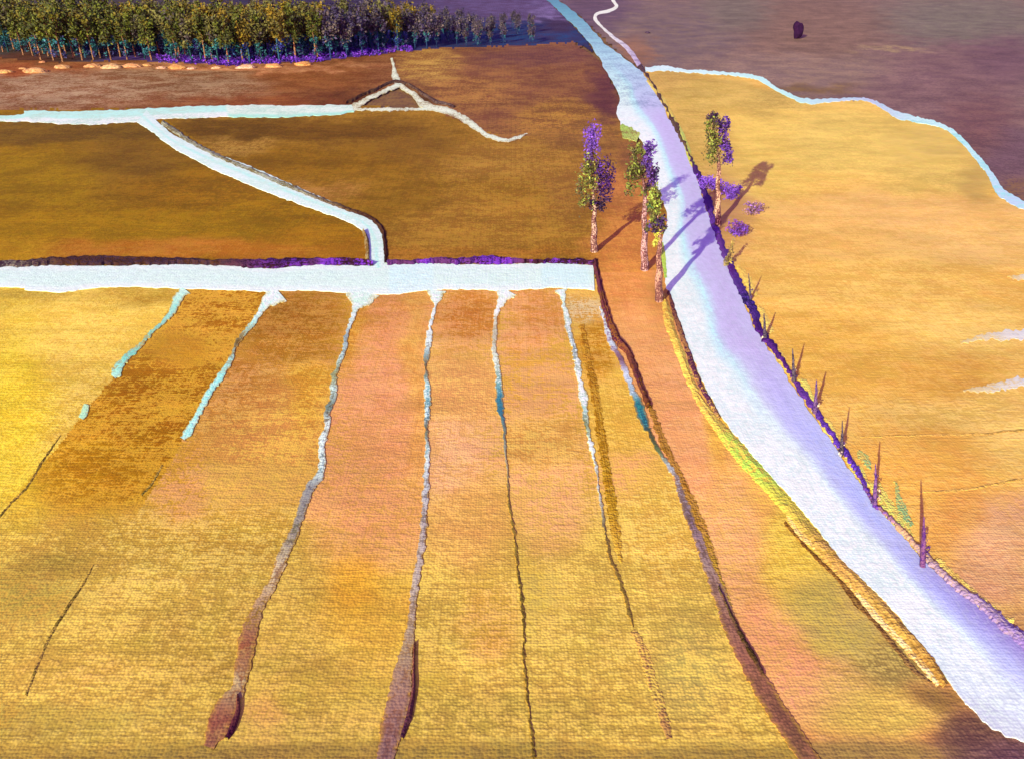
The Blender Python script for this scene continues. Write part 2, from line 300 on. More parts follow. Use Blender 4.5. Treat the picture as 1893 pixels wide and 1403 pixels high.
 (('north',), 1875, 350, 30, 30, (112, 74, 54), (84, 54, 70)), (('north',), 1500, 165, 60, 8, (110, 76, 50), (96, 66, 60)),
 (('north',), 1640, 92, 60, 5, (146, 112, 88), (112, 80, 80)), (('north',), 1100, 20, 60, 30, (90, 62, 84), (74, 52, 76)),
]
def soft(fid, c, d):
    c = np.array(c, float); d = np.array(d, float)
    if fid == 'midbrown': return c*np.array((1.14, 1.18, .96)), d*np.array((1.14, 1.2, .96))
    if fid in ('wood', 'farwest'): return c, d
    if fid == 's1' and c[0] < 200: return c*.95, d*np.array((.97, .93, .9))
    if fid == 's0': return c*.9+np.array((255, 232, 140))*.1, d*.6+c*.4
    if fid in ('westolive', 'eastolive'): c = c*.85+np.array((196, 140, 44))*.15; return c, d*.7+c*.3
    if fid == 'north': return c*np.array((1.24, 1.33, 1.2)), d*np.array((1.24, 1.36, 1.2))
    if fid == 'east': c = c*.74+np.array((246, 200, 140))*.26; return c, d*.5+c*.5
    if fid == 'lane': c = c*.9+np.array((250, 200, 150))*.1; return c, d*.6+c*.4
    c = c*.9+np.array((255, 214, 130))*.1; c = c*.93+(np.array((244, 160, 124)) if fid == 's3' else np.array((255, 222, 156)))*.07; d = d*(.84 if fid != 's3' else .6)+c*(.16 if fid != 's3' else .4); return c, d
def colours(fid, u, v, wx, wy):
    b1, b2 = soft(fid, *BASE[fid])
    wu = u + (fbm(wx/5.0, wy/7.0, 11)-.5)*60; wvv = v + (fbm(wx/6.0, wy/8.0, 23)-.5)*34
    A = np.zeros((len(u), 3)); B = np.zeros((len(u), 3)); Wt = np.full(len(u), .16)
    if fid in LOW:                                    # the strips run out into one straw-coloured field towards the near side
        f = np.clip((wvv-860)/130, 0, 1)[:, None]
        A += (alb(b1)*(1-f)+alb((230, 186, 88))*f)*.16; B += (alb(b2)*(1-f)+alb((198, 154, 70))*f)*.16
        fade = np.clip((1010-wvv)/110, 0, 1)
    else:
        A += alb(b1)*.16; B += alb(b2)*.16; fade = 1.0
    for ids, cu, cv, ru, rv, c, d in NOTES:
        if fid in ids:
            c, d = soft(fid, c, d)
            q = np.exp(-(((wu-cu)/ru)**2+((wvv-cv)/rv)**2)*1.1)
            q = q**1.5*(1.0 if len(ids) > 1 else 4.0*(fade if fid == 's1' else 1.0))
            A += q[:, None]*alb(c); B += q[:, None]*alb(d); Wt += q
    A /= Wt[:, None]; B /= Wt[:, None]
    st = fbm(wx/7.0+wy/30, wy/2.2, 61)-.5; sb = fbm(wx/16.0, wy/13.0, 67)-.5       # sweeps of paler and darker straw
    k = np.clip(1+.34*st+.30*sb, .7, 1.35)[:, None]
    return A*k, B*k
us = np.arange(-420, 2401, 4.0); vs = np.concatenate([np.arange(-95, 140, 3.0), np.arange(140, 1501, 4.0)])
U, Vv = np.meshgrid(us, vs)
dx = (U-W0/2)/F; dy = (Vv-H0/2)/F
T = HC/(SP+dy*CP); WX = dx*T; WY = (CP-dy*SP)*T
WZ = np.zeros_like(WX)
IDX = np.arange(U.size).reshape(U.shape)
cu = (U[:-1, :-1]+U[1:, 1:])/2; cv = (Vv[:-1, :-1]+Vv[1:, 1:])/2
cwx = (WX[:-1, :-1]+WX[1:, 1:])/2; cwy = (WY[:-1, :-1]+WY[1:, 1:])/2
ju = cu + (fbm(cwx/1.2, cwy/2.0, 3)-.5)*9; jv = cv + (fbm(cwx/1.6, cwy/3.0, 5)-.5)*6
taken = np.zeros(cu.shape, bool)
FL = {'farwest': 'red-brown rough strip between the wood and the upper channel', 'north': 'dusky purple-brown moor beyond the winding stream',
      'east': 'golden stubble field right of the curving road', 'lane': 'salmon strip of grass between last ditch and road'}
allq = np.stack([IDX[:-1, :-1], IDX[1:, :-1], IDX[1:, 1:], IDX[:-1, 1:]], -1)
P3 = np.stack([WX.ravel(), WY.ravel(), WZ.ravel()], 1)
for fid, poly in FIELDS:
    m = inpoly(ju, jv, poly) & ~taken
    if not m.any(): continue
    taken |= m
    q = allq[m]; uq, inv = np.unique(q, return_inverse=True)
    A, B = colours(fid, U.ravel()[uq], Vv.ravel()[uq], P3[uq, 0], P3[uq, 1])
    o = mesh_obj('woodland_floor' if fid == 'wood' else ('moor' if fid == 'north' else 'field'), P3[uq], inv.reshape(q.shape), A, B, M_field)
    struct(o, FL.get(fid))
# ------------------------------------------------------------------ strips lying on the land
def cr(pts, step=3.5):
    """smooth a polyline of tuples (Catmull-Rom) and resample"""
    p = np.array(pts, float); p = np.vstack([2*p[0]-p[1], p, 2*p[-1]-p[-2]]); r = []
    for i in range(1, len(p)-2):
        n = max(2, int(np.hypot(*(p[i+1]-p[i])[:2])/step))
        for k in range(n):
            t = k/n
            r.append(.5*((2*p[i])+(-p[i-1]+p[i+1])*t+(2*p[i-1]-5*p[i]+4*p[i+1]-p[i+2])*t*t+(-p[i-1]+3*p[i]-3*p[i+1]+p[i+2])*t**3))
    r.append(p[-2]); return np.array(r)
def resample(p, n):
    d = np.concatenate([[0], np.cumsum(np.hypot(np.diff(p[:, 0]), np.diff(p[:, 1])))])
    t = np.linspace(0, d[-1], n); return np.stack([np.interp(t, d, p[:, k]) for k in range(p.shape[1])], 1)
SEED = [0]
def strip(name, Lp, Rp, colfn, z=.03, height=0.0, na=6, ragged=2.0, mat=None, n=None):
    """Lp/Rp: edge polylines as seen; laid on the ground, edges roughened, optional convex height"""
    SEED[0] += 1; s = SEED[0]*7
    L = cr(Lp); R = cr(Rp); n = n or max(len(L), len(R)); L = resample(L, n)[:, :2]; R = resample(R, n)[:, :2]
    verts = []; c1 = []; c2 = []
    ii = np.arange(n)
    d = R-L; ln = np.hypot(d[:, 0], d[:, 1])+1e-6
    jl = ((fbm(ii/2.2, ii*0+s, s)-.5)*2+(hash2(ii, ii*0, s)-.5)*.9)*ragged; jr = ((fbm(ii/2.2, ii*0+s+9, s+3)-.5)*2+(hash2(ii, ii*0+5, s)-.5)*.9)*ragged
    L = L - d/ln[:, None]*jl[:, None]; R = R + d/ln[:, None]*jr[:, None]
    for i in range(n):
        for k in range(na+1):
            t = k/na; p = L[i]*(1-t)+R[i]*t; g = G(p[0], p[1])
            prof = (1-(2*t-1)**2)
            hh = height*prof*(.6+.8*hashf(i/5, k, s)) if height else .02*prof
            verts.append((g.x, g.y, z+hh - (0.0 if 0 < k < na else (.0))))
            a, b2 = colfn(i/(n-1), t, p[0], p[1])
            if name in ('ditch', 'channel') and k in (0, na): b2 = lerp(b2, (190, 140, 60) if p[1] > 300 else (130, 90, 50), .8); a = lerp(a, b2, .25)
            c1.append(a); c2.append(b2)
    # skirts so that the strip has a real edge
    idx = np.arange(n*(na+1)).reshape(n, na+1); f = []
    for i in range(n-1):
        for k in range(na): f.append((idx[i, k], idx[i+1, k], idx[i+1, k+1], idx[i, k+1]))
    base = len(verts)
    for side in (0, na):
        st = len(verts)
        for i in range(n):
            x, y, _ = verts[idx[i, side]]; verts.append((x, y, -.1)); c1.append(c1[idx[i, side]]); c2.append(c2[idx[i, side]])
        for i in range(n-1):
            q = (idx[i, side], st+i, st+i+1, idx[i+1, side])
            f.append(q if side == 0 else q[::-1])
    return mesh_obj(name, verts, f, alb(np.array(c1)), alb(np.array(c2)), mat or M_water, smooth=False)
def hashf(i, k, s):
    return float(vnoise(np.array([i/2.3]), np.array([k*1.3+s]), s)[0])
def centre(pts):
    p = np.array(pts, float); c = cr([(a[0], a[1], a[2]) for a in pts]); t = np.gradient(c[:, :2], axis=0)
    t /= (np.hypot(t[:, 0], t[:, 1])+1e-6)[:, None]; nrm = np.stack([-t[:, 1], t[:, 0]], 1)
    return c[:, :2]+nrm*c[:, 2:3]/2, c[:, :2]-nrm*c[:, 2:3]/2
def along(stops):
    """stops: (t, upper, under)"""
    ts = [s_[0] for s_ in stops]; A = np.array([s_[1] for s_ in stops], float); B = np.array([s_[2] for s_ in stops], float)
    def f(t, a, u, v):
        return [np.interp(t, ts, A[:, k]) for k in range(3)], [np.interp(t, ts, B[:, k]) for k in range(3)]
    return f
def byv(stops):
    ts = [s_[0] for s_ in stops]; A = np.array([s_[1] for s_ in stops], float); B = np.array([s_[2] for s_ in stops], float)
    def f(t, a, u, v):
        return [np.interp(v, ts, A[:, k]) for k in range(3)], [np.interp(v, ts, B[:, k]) for k in range(3)]
    return f
def line(name, pts, colfn, **k):
    L, R = centre(pts)
    return strip(name, list(map(tuple, L)), list(map(tuple, R)), colfn, n=len(L), **k)
WH, MI, CY, LV, PL = (236, 253, 240), (214, 244, 228), (150, 226, 222), (212, 198, 238), (186, 190, 246)
def lerp(a, b_, t): return [a[k]*(1-t)+b_[k]*t for k in range(3)]
def roadcol(t, a, u, v):
    return roadmix(t, a, u, v)
def roadmix(t, a, u, v):
    top = max(0, min(1, (v-110)/110))                       # old blue surface far off
    x = a + .12*(hashf(t*60, 3, 5)-.5)
    prof = [(0, WH), (.32, WH), (.46, (196, 240, 244)), (.56, (200, 186, 234)), (.8, (196, 176, 228)), (1, (196, 182, 230))]
    c = [np.interp(x, [p_[0] for p_ in prof], [p_[1][k] for p_ in prof]) for k in range(3)]
    if v > 640:
        k2 = min(1, (v-640)/200)
        prof = [(0, (230, 246, 240)), (.12, WH), (.5, WH), (.68, (190, 188, 246)), (.85, (180, 182, 244)), (1, (192, 192, 240))]
        c = lerp(c, [np.interp(x, [p_[0] for p_ in prof], [p_[1][k] for p_ in prof]) for k in range(3)], k2)
    if v > 1150: c = lerp(c, (224, 224, 246), min(1, (v-1150)/200)*.7)
    if v > 980 and a > .7: c = lerp(c, (150, 124, 200), min(1, (v-980)/160)*(a-.7)/.3)
    if v > 1290 and a < .4: c = lerp(c, (190, 180, 200), (.4-a))
    far = lerp((88, 150, 172), (180, 210, 230), max(0, min(1, v/110)))
    far = lerp(far, (120, 100, 150), max(0, (.2-v/90))*.7 if v < 30 else 0)
    c = lerp(far, c, top)
    under = lerp(c, (190, 184, 222) if v > 200 else (96, 110, 150), .4)
    return c, under
struct(strip('road', ROAD_L, ROAD_R, roadcol, z=.08, na=14, ragged=3.0, mat=M_grain, n=330), 'pale lavender and white road curving through the fields')
# main channel and its branches
canal_col = lambda t, a, u, v: (lerp(lerp(WH, (212, 240, 228), abs(a-.5) < .28 and .8 or .25), (206, 240, 246), .5 if (1000 < u < 1090 or 720 < u < 800) else 0), (220, 236, 236))
struct(strip('canal', [(-420, 488), (0, 494), (60, 492), (110, 492), (190, 493), (330, 490), (420, 492), (500, 498), (560, 491), (640, 492), (740, 487), (900, 491), (1000, 488), (1097, 492)],
   [(-420, 532), (0, 531), (50, 537), (110, 541), (190, 532), (240, 531), (330, 534), (500, 539), (560, 537), (640, 542), (720, 545), (800, 536), (900, 537), (930, 538), (1030, 533), (1099, 537)], canal_col, z=.075, na=8, ragged=1.6, n=260))
struct(strip('canal', [(-420, 206), (0, 214), (50, 206), (140, 207), (250, 203), (330, 199), (450, 195), (560, 196), (650, 194)],
   [(-420, 224), (0, 225), (60, 227), (150, 231), (260, 226), (300, 221), (400, 218), (500, 218), (600, 214), (655, 209)],
   lambda t, a, u, v: (lerp((176, 236, 226), (236, 248, 238), .25+.75*(a > .55)) if u < 420 else lerp((226, 244, 226), (150, 222, 212), .7*(a > .7)), (190, 214, 204)), z=.07, na=6, ragged=1.8, n=170))
struct(line('canal', [(262, 216, 30), (290, 238, 20), (320, 262, 21), (380, 292, 26), (450, 321, 32), (520, 350, 30), (580, 374, 26), (640, 398, 22), (678, 418, 26), (694, 448, 33), (696, 475, 34), (700, 497, 40)],
   lambda t, a, u, v: (lerp(WH, (180, 236, 230), .2+.7*(.35 < a < .65)), (206, 226, 222)) , z=.085, ragged=1.6))
struct(line('bank', [(300, 226, 8), (345, 258, 9), (400, 288, 9), (470, 318, 10), (540, 348, 10), (620, 380, 9), (680, 402, 8), (706, 425, 8), (712, 460, 7), (712, 488, 6)],
   along([(0, (150, 144, 130), (110, 90, 60)), (.5, (156, 156, 150), (120, 100, 60)), (.75, (110, 78, 50), (70, 40, 30)), (1, (54, 26, 26), (70, 40, 26))]), z=.03, height=.2, ragged=2.2, mat=M_verge))
struct(line('bank', [(672, 428, 5), (679, 450, 9), (680, 490, 8)], along([(0, (150, 130, 100), (120, 90, 40)), (1, (166, 136, 96), (120, 80, 40))]), z=.03, height=.4, ragged=1, mat=M_verge))
# bank above the main channel: dark brown edge shade put into the colour, then violet heath
def bankcol(t, a, u, v):
    vio = (max(0, min(1, (u-400)/60)) if u < 700 else 1)
    spots = .5+.9*(hashf(u/9, 1, 44)-.5)
    c = lerp((70, 40, 30), (106, 46, 172), max(0, min(1, vio*spots*1.7)))
    if u < 120: c = lerp((120, 110, 110), c, max(0, u/120))
    return c, lerp((52, 22, 40), (92, 92, 100), .25 if u < 450 else 0)
struct(strip('bank', [(-420, 478), (0, 484), (100, 476), (200, 474), (300, 479), (400, 482), (520, 479), (640, 478), (690, 487)],
   [(-420, 489), (0, 495), (100, 492), (200, 492), (300, 491), (400, 492), (500, 497), (600, 491), (690, 493)], bankcol, z=.04, height=.45, na=6, ragged=3, mat=M_verge, n=200))
struct(strip('bank', [(716, 484), (800, 481), (900, 475), (930, 477), (980, 484), (1040, 482), (1094, 482)],
   [(716, 491), (800, 489), (900, 489), (960, 488), (1040, 488), (1097, 490)], bankcol, z=.04, height=.45, na=6, ragged=3, mat=M_verge, n=100))
struct(line('bank', [(1100, 482, 9), (1104, 510, 9), (1112, 545, 12), (1122, 580, 11), (1140, 625, 14), (1163, 655, 13), (1180, 700, 10), (1200, 755, 12)],
   along([(0, (110, 50, 70), (80, 40, 40)), (.5, (84, 30, 60), (150, 90, 40)), (.8, (120, 70, 30), (90, 40, 60)), (1, (140, 90, 30), (110, 60, 30))]), z=.03, height=.3, ragged=2.2, mat=M_verge))
# little dabs of water where ditches leave the channel and the ditches themselves
g_ = (168, 156, 158)
DT = [
 [(342, 536, 24), (330, 552, 17), (318, 575, 14), (300, 598, 10), (280, 615, 9), (262, 636, 10), (255, 643, 15), (240, 655, 12), (228, 668, 17), (214, 690, 22), (209, 697, 12)],
 [(515, 540, 44), (497, 556, 26), (480, 578, 13), (466, 600, 14), (455, 612, 14), (436, 640, 9), (428, 660, 10), (412, 690, 14), (388, 725, 15), (366, 765, 15), (350, 795, 20), (338, 812, 12)],
 [(668, 540, 66), (664, 556, 46), (658, 572, 15), (648, 600, 10), (640, 622, 9), (636, 650, 11), (625, 675, 9), (617, 700, 14), (616, 735, 14), (606, 758, 15), (604, 790, 14), (596, 815, 15), (595, 850, 16), (590, 880, 18), (572, 905, 20), (556, 950, 19), (543, 985, 22), (522, 1030, 24), (505, 1075, 22), (480, 1120, 24), (462, 1165, 36), (452, 1215, 40), (440, 1270, 30), (418, 1310, 52), (400, 1350, 46), (386, 1382, 26)],
 [(806, 538, 40), (805, 552, 22), (805, 566, 6), (799, 585, 9), (794, 610, 10), (791, 645, 12), (788, 665, 13), (786, 680, 6), (788, 700, 10), (790, 740, 12), (790, 775, 12), (787, 800, 6), (791, 830, 11), (788, 880, 13), (786, 930, 13), (782, 980, 14), (776, 1030, 16), (768, 1080, 17), (761, 1140, 18), (754, 1190, 24), (745, 1240, 42), (738, 1290, 52), (725, 1350, 52), (712, 1403, 40), (700, 1480, 36)],
 [(937, 538, 44), (930, 552, 22), (922, 568, 12), (916, 590, 9), (913, 630, 10), (914, 650, 12), (919, 680, 13), (922, 710, 15), (924, 750, 16), (928, 768, 9), (932, 790, 8), (933, 830, 6), (938, 870, 5), (941, 930, 6), (944, 950, 8), (952, 1000, 7), (957, 1060, 7), (965, 1110, 7), (968, 1160, 6), (968, 1210, 7), (976, 1300, 7), (984, 1370, 6), (990, 1480, 6)],
 [(1037, 536, 22), (1040, 552, 10), (1044, 572, 8), (1048, 590, 15), (1054, 620, 10), (1062, 650, 9), (1066, 672, 14), (1072, 705, 11), (1078, 735, 21), (1080, 755, 14), (1085, 790, 11), (1090, 815, 15), (1099, 850, 10), (1104, 880, 9), (1110, 930, 8), (1117, 975, 7), (1128, 1030, 9), (1144, 1070, 8), (1158, 1115, 8), (1170, 1160, 7)],
 [(1108, 568, 6), (1116, 590, 8), (1130, 635, 14), (1142, 655, 12), (1156, 688, 14), (1168, 720, 14), (1180, 745, 20), (1188, 775, 20), (1200, 798, 10), (1214, 830, 9), (1224, 845, 9), (1240, 865, 12), (1252, 890, 14), (1268, 940, 18), (1288, 990, 20), (1310, 1050, 24), (1332, 1105, 30), (1352, 1160, 34), (1380, 1215, 40), (1420, 1290, 44), (1462, 1352, 44), (1495, 1403, 40), (1540, 1480, 40)]]
GB, MB_, TL, DK = (190, 170, 160), (160, 106, 96), (64, 130, 148), (110, 86, 36)
DC = [
 byv([(530, (190, 238, 228), MI), (600, (130, 214, 206), (150, 200, 190)), (636, (150, 190, 170), (190, 160, 90)), (650, (120, 214, 206), (150, 190, 180)), (700, (190, 232, 216), (180, 170, 120))]),
 byv([(530, WH, MI), (580, WH, (190, 230, 226)), (600, (170, 230, 230), (200, 200, 170)), (635, (150, 140, 110), (110, 80, 40)), (655, (180, 220, 216), (150, 150, 130)), (700, (156, 226, 224), (190, 232, 226)), (810, (170, 232, 226), (200, 236, 230))]),
 byv([(540, WH, MI), (600, (226, 240, 240), (190, 200, 200)), (620, (150, 160, 170), (150, 160, 170)), (660, (210, 226, 226), (120, 140, 140)), (695, (156, 160, 120), (150, 146, 110)), (720, (214, 230, 228), (160, 170, 160)), (755, (110, 124, 120), (90, 84, 70)), (780, (226, 232, 232), (140, 130, 120)), (870, (220, 234, 232), (130, 150, 160)), (900, (150, 146, 150), (110, 100, 110)), (980, (156, 140, 130), (120, 110, 90)), (1060, (214, 186, 150), (160, 120, 90)), (1140, (170, 126, 96), (150, 110, 50)), (1200, (150, 84, 60), (170, 120, 80)), (1260, (190, 160, 120), (150, 100, 70)), (1330, (140, 78, 64), (160, 100, 76)), (1390, (150, 96, 76), (180, 130, 80))]),
 byv([(540, WH, MI), (580, WH, (190, 200, 190)), (640, (226, 234, 236), (170, 170, 170)), (662, (120, 150, 160), (150, 150, 140)), (680, (120, 96, 70), (110, 80, 50)), (710, (220, 234, 236), (140, 190, 200)), (770, (214, 230, 236), (90, 130, 150)), (795, (100, 80, 66), (120, 110, 90)), (830, (236, 240, 240), (150, 180, 190)), (890, (200, 200, 210), (150, 140, 140)), (960, (196, 176, 176), (140, 122, 120)), (1100, (192, 168, 158), (150, 126, 110)), (1200, (172, 140, 116), (160, 120, 90)), (1290, (160, 116, 106), (150, 100, 80)), (1403, (140, 100, 100), (120, 80, 80))]),
 byv([(540, WH, MI), (580, (240, 244, 240), (210, 190, 170)), (620, (190, 176, 160), (170, 150, 120)), (670, (230, 236, 230), (190, 190, 170)), (715, (220, 236, 236), (110, 160, 170)), (735, (70, 140, 160), (60, 120, 150)), (762, (56, 110, 140), (60, 100, 120)), (790, (110, 120, 120), (90, 100, 100)), (860, (186, 166, 140), (170, 140, 100)), (920, (120, 88, 46), (150, 120, 60)), (980, (96, 76, 36), (140, 110, 50)), (1300, (110, 84, 34), (140, 110, 50)), (1403, (110, 84, 34), (140, 110, 50))]),
 byv([(540, WH, MI), (600, WH, (190, 200, 200)), (640, (226, 234, 240), (120, 130, 140)), (700, WH, (200, 206, 190)), (760, (240, 246, 244), (170, 200, 200)), (785, (150, 160, 130), (90, 90, 60)), (820, WH, (190, 190, 180)), (870, (216, 214, 216), (180, 170, 160)), (930, (190, 180, 170), (160, 140, 110)), (980, (120, 100, 66), (120, 90, 50)), (1050, (104, 80, 36), (130, 100, 50)), (1160, (130, 104, 50), (170, 130, 60))]),
 byv([(560, (240, 240, 246), (190, 180, 190)), (640, (200, 206, 224), (150, 110, 150)), (665, (110, 60, 100), (130, 90, 110)), (690, (226, 226, 246), (196, 196, 226)), (728, (206, 214, 230), (150, 170, 190)), (745, (50, 140, 140), (50, 110, 130)), (785, (80, 150, 160), (40, 90, 110)), (800, (70, 60, 50), (90, 80, 60)), (835, (110, 120, 80), (90, 100, 70)), (862, (236, 238, 240), (180, 180, 190)), (885, (190, 176, 176), (140, 110, 110)), (960, (142, 110, 130), (110, 84, 84)), (1050, (168, 134, 130), (130, 98, 92)), (1150, (160, 106, 92), (130, 84, 76)), (1250, (154, 96, 78), (130, 82, 66)), (1403, (150, 98, 74), (120, 80, 60))])]
for i_, (p, c) in enumerate(zip(DT, DC)):
    p = [(a_, b_, w_*(1 if b_ < 560 else .8)*(.7 if i_ in (4, 5) and b_ > 790 else 1)) for a_, b_, w_ in p]
    struct(line('ditch', p, c, z=.06, na=4, ragged=3.2, mat=M_ditch))
struct(line('ditch', [(160, 748, 11), (156, 762, 13), (150, 774, 11)], along([(0, (190, 226, 190), (200, 220, 190)), (1, (176, 224, 196), (200, 220, 190))]), z=.05, ragged=1, na=3))
for p in ([(112, 805, 2), (80, 850, 4), (50, 900, 4), (20, 930, 4), (-20, 978, 4), (-160, 1150, 3)], [(172, 1045, 3), (150, 1085, 4), (120, 1130, 5), (90, 1180, 5), (65, 1240, 5), (48, 1285, 4)],
          [(300, 860, 3), (282, 892, 4), (262, 915, 3)], [(1590, 808, 2), (1700, 804, 3), (1820, 802, 4), (1893, 795, 4), (2100, 790, 4)], [(1700, 910, 2), (1790, 904, 4), (1850, 892, 4), (1900, 884, 4), (2100, 860, 4)]):
    struct(line('furrow', p, along([(0, DK, (170, 130, 60)), (1, (120, 96, 40), (180, 140, 70))]) if p[0][0] < 1000 else along([(0, (214, 160, 80), (230, 174, 90)), (1, (150, 116, 60), (226, 170, 90))]), z=.012, ragged=1.2, na=2, mat=M_verge))
# side tracks: brown wheel marks beside the last ditches
struct(line('track', [(1075, 600, 10), (1090, 680, 14), (1105, 760, 16), (1118, 850, 17), (1130, 930, 17), (1140, 1000, 14), (1148, 1040, 5)], byv([(600, (164, 104, 24), (200, 140, 50)), (900, (172, 120, 24), (200, 150, 50)), (1040, (206, 156, 60), (220, 170, 70))]), z=.02, ragged=4, mat=M_verge))
struct(line('track', [(1202, 750, 8), (1228, 820, 14), (1255, 880, 14), (1285, 950, 20), (1308, 1010, 18), (1330, 1070, 12), (1350, 1120, 8)], byv([(750, (150, 96, 36), (170, 116, 50)), (900, (158, 104, 30), (190, 130, 60)), (1120, (186, 150, 60), (210, 160, 80))]), z=.025, ragged=4, mat=M_verge))
struct(line('track', [(1172, 1165, 10), (1190, 1205, 18), (1205, 1260, 18), (1222, 1310, 18), (1238, 1365, 12)], byv([(1165, (206, 156, 84), (220, 176, 84)), (1220, (190, 136, 80), (220, 176, 84)), (1365, (176, 126, 76), (200, 160, 80))]), z=.02, ragged=4, mat=M_verge))
# dark fresh furrow slices at the ends of the two widest ditches
struct(line('furrow', [(440, 1285, 3), (440, 1315, 9), (430, 1345, 12), (420, 1366, 5)], along([(0, (130, 70, 60), (110, 60, 50)), (1, (64, 20, 50), (80, 40, 50))]), z=.1, height=.12, ragged=1, na=4, mat=M_verge))
struct(line('furrow', [(766, 1190, 3), (765, 1240, 5), (764, 1280, 7), (756, 1325, 10), (742, 1365, 6)], along([(0, (130, 80, 60), (110, 60, 50)), (1, (84, 40, 70), (90, 50, 60))]), z=.1, height=.12, ragged=1, na=4, mat=M_verge))
struct(line('furrow', [(1328, 1085, 3), (1345, 1125, 5), (1378, 1190, 8), (1392, 1215, 9), (1412, 1250, 4)], along([(0, (110, 90, 60), (110, 70, 60)), (.6, (66, 50, 20), (90, 60, 50)), (1, (90, 60, 40), (90, 60, 50))]), z=.1, height=.1, ragged=2, na=3, mat=M_verge))
# thin winter channels by the wood
pw = along([(0, (236, 240, 214), (176, 160, 120)), (1, (226, 230, 214), (170, 150, 120))])
for p in ([(650, 202, 12), (672, 188, 8), (700, 174, 8), (725, 163, 8), (737, 158, 10)], [(655, 203, 5), (700, 203, 6), (750, 203, 5), (790, 202, 6)],
          [(738, 158, 8), (765, 175, 9), (785, 195, 13), (830, 207, 12), (860, 222, 12), (885, 240, 10), (905, 253, 8), (935, 260, 7), (958, 254, 6), (975, 248, 3)],
          [(724, 108, 4), (728, 128, 6), (732, 146, 13), (740, 158, 9)], [(704, 94, 4), (725, 90, 6), (742, 82, 6), (758, 72, 4)]):
    struct(line('channel', p, pw, z=.05, ragged=2.0, na=3))
struct(line('bank', [(640, 192, 3), (690, 168, 5), (730, 152, 6), (760, 160, 5), (800, 186, 5), (840, 198, 4)], along([(0, (70, 40, 24), (90, 60, 40)), (1, (60, 34, 40), (100, 80, 80))]), z=.03, height=.5, ragged=2, na=3, mat=M_verge))
struct(line('stream', STREAM, along([(0, (226, 246, 246), (190, 220, 226)), (.25, (186, 234, 232), (210, 240, 240)), (.42, (196, 190, 226), (170, 196, 214)), (.55, (206, 244, 240), (150, 214, 220)), (.75, (190, 206, 236), (160, 216, 226)), (1, (244, 253, 253), (214, 240, 244))]), z=.06, ragged=2.2, na=5), 'pale winding stream edging the moor')
struct(line('stream', [(1128, -40, 4), (1132, -2, 5), (1140, 12, 6), (1128, 20, 6), (1104, 26, 5), (1100, 35, 7), (1112, 50, 4), (1135, 70, 6), (1158, 88, 8), (1172, 106, 9), (1186, 128, 9)], along([(0, (240, 240, 224), (226, 220, 206)), (.5, (240, 236, 226), (210, 200, 200)), (1, (196, 170, 214), (110, 80, 120))]), z=.06, ragged=1.2, na=4))
# road verges
def off(pts, d): return [(a+d[0], b_+d[1]) for a, b_ in pts]
vr = [(1182, 122, 5), (1205, 152, 4), (1226, 192, 5), (1250, 236, 6), (1273, 285, 6), (1292, 330, 10), (1308, 372, 12), (1326, 432, 16), (1349, 490, 22), (1375, 545, 22), (1393, 575, 22), (1400, 605, 20), (1420, 632, 22), (1447, 670, 13), (1470, 705, 14), (1497, 745, 15), (1545, 815, 13), (1575, 855, 14), (1600, 900, 12), (1618, 935, 10), (1650, 965, 9), (1700, 1018, 12), (1760, 1078, 12), (1820, 1122, 18), (1893, 1186, 26), (2040, 1290, 40)]
vr = [(a, b_, w_*(.68 if 400 < b_ < 1000 else 1)) for a, b_, w_ in vr]
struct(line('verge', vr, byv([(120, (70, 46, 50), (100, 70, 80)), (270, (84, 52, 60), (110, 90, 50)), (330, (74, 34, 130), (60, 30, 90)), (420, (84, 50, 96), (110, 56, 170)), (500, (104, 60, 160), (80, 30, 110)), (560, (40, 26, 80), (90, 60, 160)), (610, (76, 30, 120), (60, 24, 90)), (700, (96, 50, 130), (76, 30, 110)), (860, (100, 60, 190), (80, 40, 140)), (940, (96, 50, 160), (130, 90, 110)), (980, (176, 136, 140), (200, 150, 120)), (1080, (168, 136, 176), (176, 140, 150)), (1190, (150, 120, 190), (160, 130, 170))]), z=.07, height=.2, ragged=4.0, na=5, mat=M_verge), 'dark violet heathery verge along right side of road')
struct(line('verge', [(1196, 150, 5), (1215, 172, 10), (1240, 212, 9), (1262, 255, 10), (1276, 295, 11), (1290, 325, 7)], byv([(150, (226, 196, 110), (200, 160, 80)), (210, (232, 196, 100), (220, 180, 90)), (250, (186, 206, 110), (216, 196, 100)), (325, (196, 200, 90), (200, 160, 70))]), z=.03, height=.15, ragged=1.2, na=4, mat=M_verge))
struct(line('verge', [(1236, 540, 5), (1248, 580, 9), (1268, 640, 10), (1290, 700, 9), (1312, 742, 8), (1330, 775, 5)], byv([(540, (60, 20, 50), (110, 60, 60)), (740, (96, 46, 80), (200, 150, 80)), (775, (150, 110, 80), (200, 150, 80))]), z=.04, height=.2, ragged=2, na=3, mat=M_verge))
struct(line('verge', [(1226, 545, 10), (1238, 600, 16), (1262, 665, 15), (1290, 735, 15), (1330, 790, 22), (1375, 845, 30), (1425, 900, 26), (1480, 965, 26), (1540, 1035, 28), (1600, 1095, 28), (1660, 1160, 24), (1715, 1220, 22), (1748, 1268, 14)],
   byv([(545, (216, 180, 84), (190, 130, 60)), (620, (238, 206, 98), (220, 170, 80)), (780, (234, 200, 96), (220, 170, 80)), (815, (190, 206, 84), (226, 190, 90)), (880, (186, 212, 90), (230, 190, 80)), (920, (226, 200, 80), (200, 190, 80)), (1000, (222, 168, 92), (196, 150, 70)), (1270, (206, 156, 76), (176, 126, 60))]), z=.03, height=.15, ragged=2.5, na=5, mat=M_verge))
